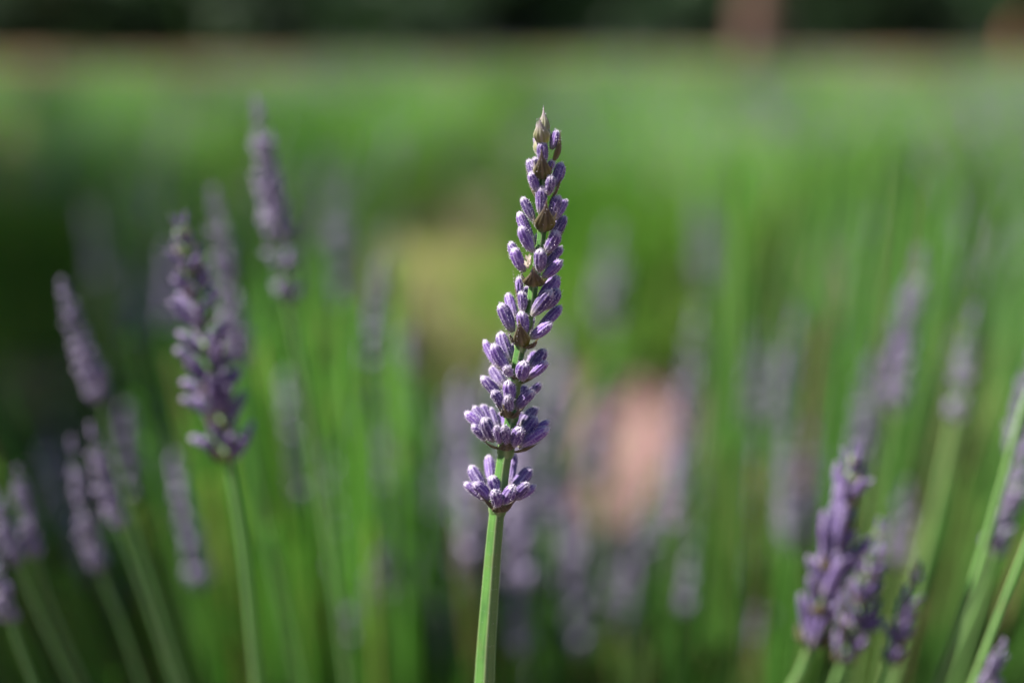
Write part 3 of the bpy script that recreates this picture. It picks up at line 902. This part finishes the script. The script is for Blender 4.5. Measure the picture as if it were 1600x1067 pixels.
near = [
 # place, stems, label, share with heads, stem heights, mound radius and height
 ((-0.17, 0.66, 0), 300, 'dense bright green lavender plant just behind the pale-tipped lilac stalk', 0.16, 0.38, 0.50, 0.22, 0.27),
 ((-0.44, 0.74, 0), 200, 'dark lavender plant behind the leaning dark violet spikes', 0.15, 0.28, 0.40, 0.22, 0.27),
 ((0.08, 0.80, 0), 170, 'low lavender plant directly behind the sharp stalk', 0.2, 0.24, 0.36, 0.2, 0.25),
 ((0.36, 0.80, 0), 260, 'lavender plant with many spikes behind the purple fat-budded stalk', 0.3, 0.32, 0.46, 0.22, 0.27),
 ((-0.24, 1.12, 0), 280, 'upright green lavender plant behind the dense bright green one', 0.15, 0.36, 0.48, 0.27, 0.30),
 ((-0.58, 1.20, 0), 180, 'shaded low plant behind the dark lavender plant', 0.15, 0.26, 0.36, 0.24, 0.26),
 ((0.03, 1.18, 0), 190, 'green plant in the gap behind the sharp stalk, mound shaped', 0.15, 0.24, 0.36, 0.24, 0.25),
 ((0.27, 1.12, 0), 110, 'low mound of foliage at the near edge of the pink soil', 0.2, 0.18, 0.26, 0.19, 0.20),
 ((0.50, 1.15, 0), 300, 'dark green tall-stemmed lavender plant behind the slender violet spike', 0.15, 0.38, 0.52, 0.26, 0.30),
 ((0.80, 1.45, 0), 300, 'tall green lavender plant behind the crossing green stems', 0.12, 0.40, 0.54, 0.28, 0.3),
 ((-0.42, 1.75, 0), 260, 'green lavender plant at the near side of the soil path', 0.12, 0.34, 0.44, 0.26, 0.3),
]
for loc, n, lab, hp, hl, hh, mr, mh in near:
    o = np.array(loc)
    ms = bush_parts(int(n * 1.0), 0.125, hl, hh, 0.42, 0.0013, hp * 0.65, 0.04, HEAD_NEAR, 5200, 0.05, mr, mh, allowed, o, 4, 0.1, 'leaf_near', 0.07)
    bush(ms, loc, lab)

def fan(n, pxr, pyr, dr, head_p, root, label, mt='stems', dry=0.12):
    sb, hb, hm = MB(), MB(), []
    root = np.array(root, float); k = 0
    for _ in range(n * 4):
        if k >= n:
            break
        d = rng.uniform(*dr); top = P(rng.uniform(*pxr), rng.uniform(*pyr), d)
        if top[2] < 0.16:
            continue
        foot = np.array([root[0] + (top[0] - root[0]) * rng.uniform(0.1, 0.32), root[1] + (top[1] - root[1]) * rng.uniform(0.4, 0.7), 0.0])
        midp = foot + (top - foot) * 0.5 + np.array([(foot[0] - top[0]) * 0.14, (foot[1] - top[1]) * 0.1, 0.02])
        u = np.linspace(0, 1, 8)[:, None]
        path = (1 - u) ** 2 * foot + 2 * u * (1 - u) * midp + u * u * top
        if not allowed(np.vstack([path, top + unit(top - midp) * 0.04])):
            continue
        k += 1
        rr = 0.00105 * rng.uniform(0.7, 1.25)
        tube(sb, path - root, np.linspace(rr * 1.4, rr * 0.75, 8), 5, 0, 0, rng.uniform(0, 0.86) if rng.random() > dry else rng.uniform(0.92, 1), 0, False)
        if rng.random() < head_p * 1.5 and project(top)[1] > 740:
            z = unit(top - midp); x, y, z = frame(z, (1, 0.3, 0)); hl = 0.042 * rng.uniform(0.6, 1.15); hw = hl * rng.uniform(0.6, 0.85)
            A = np.zeros((3, 4)); A[:, 0] = x * hw; A[:, 1] = y * hw; A[:, 2] = z * hl; A[:, 3] = top - root - z * hl * 0.1
            hm.append(A)
    if hm:
        hb.inst(HEAD_NEAR, hm)
    th = empty('lavender_bush', root)
    tag(th, label, 'lavender bush')
    for nm, me in (('green_stems', sb.mesh('stems', [M[mt]])), ('flower_heads', hb.mesh('flower_heads', [M['bud_soft']]) if hm else None)):
        if me:
            c = bpy.data.objects.new(nm, me); COL.objects.link(c); c.parent = th; c['kind'] = 'stuff'
fan(330, (270, 640), (380, 900), (0.38, 0.80), 0.03, (-0.03, 0.34, 0), 'fan of thin bright green stems around the pale-tipped lilac stalk', 'stems_far')
fan(330, (-200, 290), (480, 950), (0.36, 0.80), 0.04, (0.0, 0.34, 0), 'fan of thin dark stems leaning far outwards below the dark violet spikes', 'stems', 0.2)
fan(130, (590, 770), (550, 940), (0.42, 0.90), 0.1, (-0.02, 0.42, 0), 'upright green stems between the pale-tipped lilac stalk and the sharp stalk', 'stems_far')
fan(260, (1180, 1760), (780, 1060), (0.40, 0.75), 0.0, (0.06, 0.40, 0), 'low dark stems crowded under the purple fat-budded stalk')
fan(480, (1130, 1800), (210, 900), (0.42, 1.0), 0.0, (0.06, 0.36, 0), 'fan of thin dark green stems leaning outwards around the slender violet spike')
fan(170, (600, 1180), (760, 1050), (0.42, 0.85), 0.2, (0.02, 0.44, 0), 'low thin stems standing round the foot of the sharp stalk')
fan(120, (960, 1330), (700, 1040), (0.42, 0.80), 0.12, (0.07, 0.44, 0), 'dry brownish stems mixed with green ones below the broad bluish spikes', 'stems', 0.55)

# bushes of the rows beyond the soil path
var_mid = [bush_parts(620, 0.17, 0.30, 0.42, 0.55, 0.0017, 0.2, 0.045, HEAD_FAR, 2400, 0.06, 0.30, 0.27, None, None, 4, 0.12) for _ in range(3)]
rows = [
 (2.55, 0.62, 1.0, 'row of lavender bushes just across the soil path', 'round green lavender bush in the row just across the soil path'),
 (3.9, 0.66, 1.0, 'second row of lavender bushes across the path', 'green lavender bush in the second row across the soil path'),
 (5.3, 0.66, 0.98, 'third row of lavender bushes across the path', 'green lavender bush in the third row across the soil path'),
 (6.7, 0.72, 1.03, 'farthest row of lavender bushes', 'green lavender bush in the farthest row before the dry grass'),
]
for ri, (yy, step, sc, grp, lab) in enumerate(rows):
    if ri == 0:
        for x in (-0.93, 0.24, 0.98, 1.55):
            bush(var_mid[random.randrange(3)], (x, yy + random.uniform(-.08, .08), 0), lab, grp, random.uniform(0, 6.28), random.uniform(0.95, 1.05))
        continue
    half = yy * 0.36 + 0.9
    k = -half
    while k < half:
        x = k + random.uniform(-.08, .08); y = yy + random.uniform(-.12, .12)
        k += step * random.uniform(0.9, 1.1)
        if ri == 1 and x < -1.15:
            continue
        bush(var_mid[random.randrange(3)], (x, y, 0), lab, grp, random.uniform(0, 6.28), sc * random.uniform(0.88, 1.06))

# grass and weeds on the path and in the dry field
b = MB(); ms = []
for _ in range(5200):
    y = 1.25 + 7 * rng.random() ** 1.3; x = rng.uniform(-0.5, 0.5) * (y * 0.9 + 1.2)
    if 1.2 < y < 2.3 and 0.0 < x < 0.75 and rng.random() < 0.93:
        continue
    l = rng.uniform(0.03, 0.12)
    d = unit(np.array([rng.normal() * 0.4, rng.normal() * 0.4, 1])); x_, y_, z_ = frame(d, rng.normal(size=3))
    A = np.zeros((3, 4)); A[:, 0] = x_ * l * 0.03; A[:, 1] = y_ * l * 0.6; A[:, 2] = z_ * l; A[:, 3] = (x, y, -0.01)
    ms.append(A)
for _ in range(5200):
    x = rng.uniform(-0.55, 0.05); y = rng.uniform(2.1, 3.7)
    l = rng.uniform(0.03, 0.10)
    d = unit(np.array([rng.normal() * 0.6, rng.normal() * 0.6, 1])); x_, y_, z_ = frame(d, rng.normal(size=3))
    A = np.zeros((3, 4)); A[:, 0] = x_ * l * 0.03; A[:, 1] = y_ * l * 0.6; A[:, 2] = z_ * l; A[:, 3] = (x, y, -0.01)
    ms.append(A)
b.inst(BLADE, ms, np.concatenate([rng.random(len(ms) - 5200), rng.uniform(0.8, 1.0, 5200)]))
tag(obj('grass', b.mesh('grass', [M['grass']])), 'thin scattered grass and weeds on the soil between the lavender rows', 'grass', kind='stuff')
b = MB(); ms = []
for _ in range(15000):
    y = 8 + 10 * rng.random(); x = rng.uniform(-0.5, 0.5) * (y * 0.95 + 3)
    l = rng.uniform(0.06, 0.22)
    d = unit(np.array([rng.normal() * 0.4, rng.normal() * 0.4, 1])); x_, y_, z_ = frame(d, rng.normal(size=3))
    A = np.zeros((3, 4)); A[:, 0] = x_ * l * 0.05; A[:, 1] = y_ * l * 0.6; A[:, 2] = z_ * l; A[:, 3] = (x, y, -0.01)
    ms.append(A)
b.inst(BLADE, ms, rng.uniform(0.4, 1.0, len(ms)))
tag(obj('meadow_grass', b.mesh('meadow_grass', [M['meadow']])), 'dry yellow-green meadow grass between the lavender rows and the dirt track', 'grass', kind='stuff')

# soil clods
b = MB(); ms = []
cv = np.array([(1, 0, 0), (-1, 0, 0), (0, 1, 0), (0, -1, 0), (0, 0, 1), (0, 0, -1)], float)
cf = [(0, 2, 4), (2, 1, 4), (1, 3, 4), (3, 0, 4), (2, 0, 5), (1, 2, 5), (3, 1, 5), (0, 3, 5)]
for _ in range(2600):
    y = rng.uniform(0.5, 4.5); x = rng.uniform(-0.5, 0.5) * (y * 0.9 + 1.4)
    s = 0.004 + 0.014 * rng.random() ** 3
    A = np.zeros((3, 4)); A[:, :3] = np.diag(s * rng.uniform(0.6, 1.2, 3)) @ np.array(Matrix.Rotation(rng.uniform(0, 6), 3, 'Z')); A[:, 3] = (x, y, s * 0.2)
    ms.append(A)
b.inst((cv, cf, np.zeros(6), np.zeros(6)), ms)
tag(obj('soil_clods', b.mesh('soil_clods', [M['soil']], False)), 'small reddish clods scattered over the soil path', 'soil', kind='stuff')

# ------------------------------------------------------------------ trees
def leaf_card():
    v = np.array([(-0.5, 0, 0), (0, 0.08, -0.25), (0.5, 0, 0), (0, 0.08, 0.9), (0, -0.05, 0.3)])
    return v, [(0, 1, 4), (1, 2, 4), (2, 3, 4), (3, 0, 4)], np.zeros(5), np.zeros(5)
LEAFC = leaf_card()
def tree_meshes(h, rad_, z_low, n, leaf, trunk_r, bark, seed, ncl=26):
    r0 = np.random.default_rng(seed)
    tb = MB()
    tube(tb, smooth_path([(0, 0, -0.1), (0.05, 0.02, h * 0.25), (-0.05, 0.06, h * 0.55), (0.02, 0, h * 0.9)], 14), np.linspace(trunk_r * 1.15, trunk_r * 0.2, 14), 12, 5, 0.06)
    cl = []
    for k in range(ncl):
        a = r0.uniform(0, 6.283); zz = z_low + (h * 0.95 - z_low) * r0.random() ** (1.0 if z_low > 1 else 1.6)
        prof = math.sin(math.pi * min(1, max(0.3, (zz - z_low + 0.6) / (h - z_low + 0.8)))) ** 0.6
        r = rad_ * prof * r0.uniform(0.35, 0.95)
        e = np.array([math.cos(a) * r, math.sin(a) * r, zz])
        s0 = np.array([0, 0, max(h * 0.18 if z_low < 1 else z_low * 0.8, zz - r * 0.7)])
        tube(tb, smooth_path([s0, (s0 + e) / 2 + np.array([0, 0, 0.15]), e], 6), np.linspace(trunk_r * 0.3, trunk_r * 0.05, 6), 5)
        cl.append((e, r0.uniform(0.5, 1.0) * rad_ * 0.42))
    lb = MB(); ms = []
    for _ in range(n):
        e, s = cl[int(r0.integers(0, len(cl)))]
        d = r0.normal(size=3); d = unit(d) * s * r0.random() ** 0.4
        p = e + d * np.array([1, 1, 0.75])
        p[2] = max(p[2], 0.05)
        x, y, z = frame(unit(d) + r0.normal(size=3) * 0.7, r0.normal(size=3))
        l = leaf * r0.uniform(0.6, 1.3)
        A = np.zeros((3, 4)); A[:, 0] = x * l * 0.6; A[:, 1] = y * l; A[:, 2] = z * l; A[:, 3] = p
        ms.append(A)
    lb.inst(LEAFC, ms)
    return tb.mesh('trunk', [M[bark]]), lb.mesh('crown', [M['treeleaf']])

def tree(name, ms, loc, label, group=None, rot=0, sc=1.0):
    th = empty(name, np.asarray(loc, float)); th.rotation_euler = (0, 0, rot); th.scale = (sc,) * 3
    tag(th, label, 'tree', group)
    for nm, me in zip(('trunk', 'crown'), ms):
        c = bpy.data.objects.new(nm, me); COL.objects.link(c); c.parent = th
    return th
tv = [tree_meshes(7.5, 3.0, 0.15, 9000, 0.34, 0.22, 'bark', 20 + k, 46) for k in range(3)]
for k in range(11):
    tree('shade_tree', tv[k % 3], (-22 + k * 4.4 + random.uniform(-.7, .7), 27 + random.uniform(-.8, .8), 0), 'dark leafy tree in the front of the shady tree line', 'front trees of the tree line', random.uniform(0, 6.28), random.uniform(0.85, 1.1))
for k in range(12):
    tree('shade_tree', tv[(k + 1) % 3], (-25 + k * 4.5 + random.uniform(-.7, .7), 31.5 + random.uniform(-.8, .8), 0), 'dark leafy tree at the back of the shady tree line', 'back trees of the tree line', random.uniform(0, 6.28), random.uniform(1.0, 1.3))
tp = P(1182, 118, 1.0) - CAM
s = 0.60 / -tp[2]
tree('field_tree', tree_meshes(7.0, 2.2, 4.0, 3500, 0.22, 0.20, 'bark_red', 40), (tp[0] * s, tp[1] * s, 0), 'single tree with reddish-brown trunk standing in the dry grass before the tree line')
sv = [tree_meshes(2.0, 1.9, 0.1, 4200, 0.22, 0.06, 'bark', 60 + k, 30) for k in range(2)]
for k in range(15):
    t_ = tree('dark_shrub', sv[k % 2], (-20 + k * 2.8 + random.uniform(-.4, .4), 24.3 + random.uniform(-1.6, 1.2), 0), 'low dark shrub growing at the foot of the tree line', 'shrubs at the foot of the tree line', random.uniform(0, 6.28), random.uniform(0.8, 1.15))
    t_['category'] = 'shrub'
side = tree_meshes(4.6, 1.5, 2.2, 2800, 0.16, 0.12, 'bark', 71, 30)  # added trees, out of view, casting shade over the left edge
tree('added_shade_tree', side, (-4.5, 2.1, 0), 'small leafy tree added out of view to shade the left edge, nearer one', 'added trees out of view that cast shade', 0.5, 1.0)
tree('added_shade_tree', side, (-6.7, 4.4, 0), 'small leafy tree added out of view to shade the left edge, farther one', 'added trees out of view that cast shade', 2.5, 1.15)
# clipped evergreen screen added out of view to shade the lower left plants
hd = empty('added_shade_hedge', np.array([-1.78, 0.1, 0.0]))
tag(hd, 'clipped dark evergreen screen added out of view to shade the near lavender', 'added_shade_hedge')
b = MB(); ms = []
for _ in range(16000):
    p = np.array([rng.uniform(-0.28, 0.28), rng.uniform(-1.4, 1.3), 2.06 * rng.random() ** 0.85])
    f_ = rng.integers(0, 4)
    if f_ == 0: p[0] = 0.28 * rng.uniform(0.85, 1.05)
    elif f_ == 1: p[0] = -0.28 * rng.uniform(0.85, 1.05)
    elif f_ == 2: p[2] = 2.04 + rng.normal() * 0.02
    x, y, z = frame(rng.normal(size=3) + np.array([np.sign(p[0]) * 0.6, 0, 0.5]), rng.normal(size=3)); l = 0.045 * rng.uniform(0.6, 1.3)
    A = np.zeros((3, 4)); A[:, 0] = x * l * 0.6; A[:, 1] = y * l; A[:, 2] = z * l; A[:, 3] = p
    ms.append(A)
b.inst(LEAFC, ms)
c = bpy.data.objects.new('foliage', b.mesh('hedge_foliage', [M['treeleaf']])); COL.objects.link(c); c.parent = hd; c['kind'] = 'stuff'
for k in range(9):
    b = MB(); y0 = -1.25 + k * 0.3
    tube(b, smooth_path([(0.03, y0, -0.05), (-0.04, y0 + 0.03, 0.7), (0.05, y0 - 0.03, 1.3), (0, y0, 1.8)], 10), np.linspace(0.022, 0.005, 10), 7)
    c = bpy.data.objects.new('trunk', b.mesh('hedge_trunk', [M['bark']])); COL.objects.link(c); c.parent = hd
# leaning wooden stake at the edge of the field
tp = P(1582, 100, 1.0) - CAM; s = 0.60 / -tp[2]
b = MB(); base = np.array([tp[0] * s, tp[1] * s, 0])
tube(b, [base + np.array([0.12 * u - 0.04 * u, 0, -0.1 + 0.62 * u]) for u in np.linspace(0, 1, 6)], [0.15, 0.135, 0.125, 0.12, 0.12, 0.08], 9, 3, 0.06)
tag(obj('tree_stump', b.mesh('tree_stump', [M['wood']])), 'low orange-brown stump at the edge of the field', 'stump')
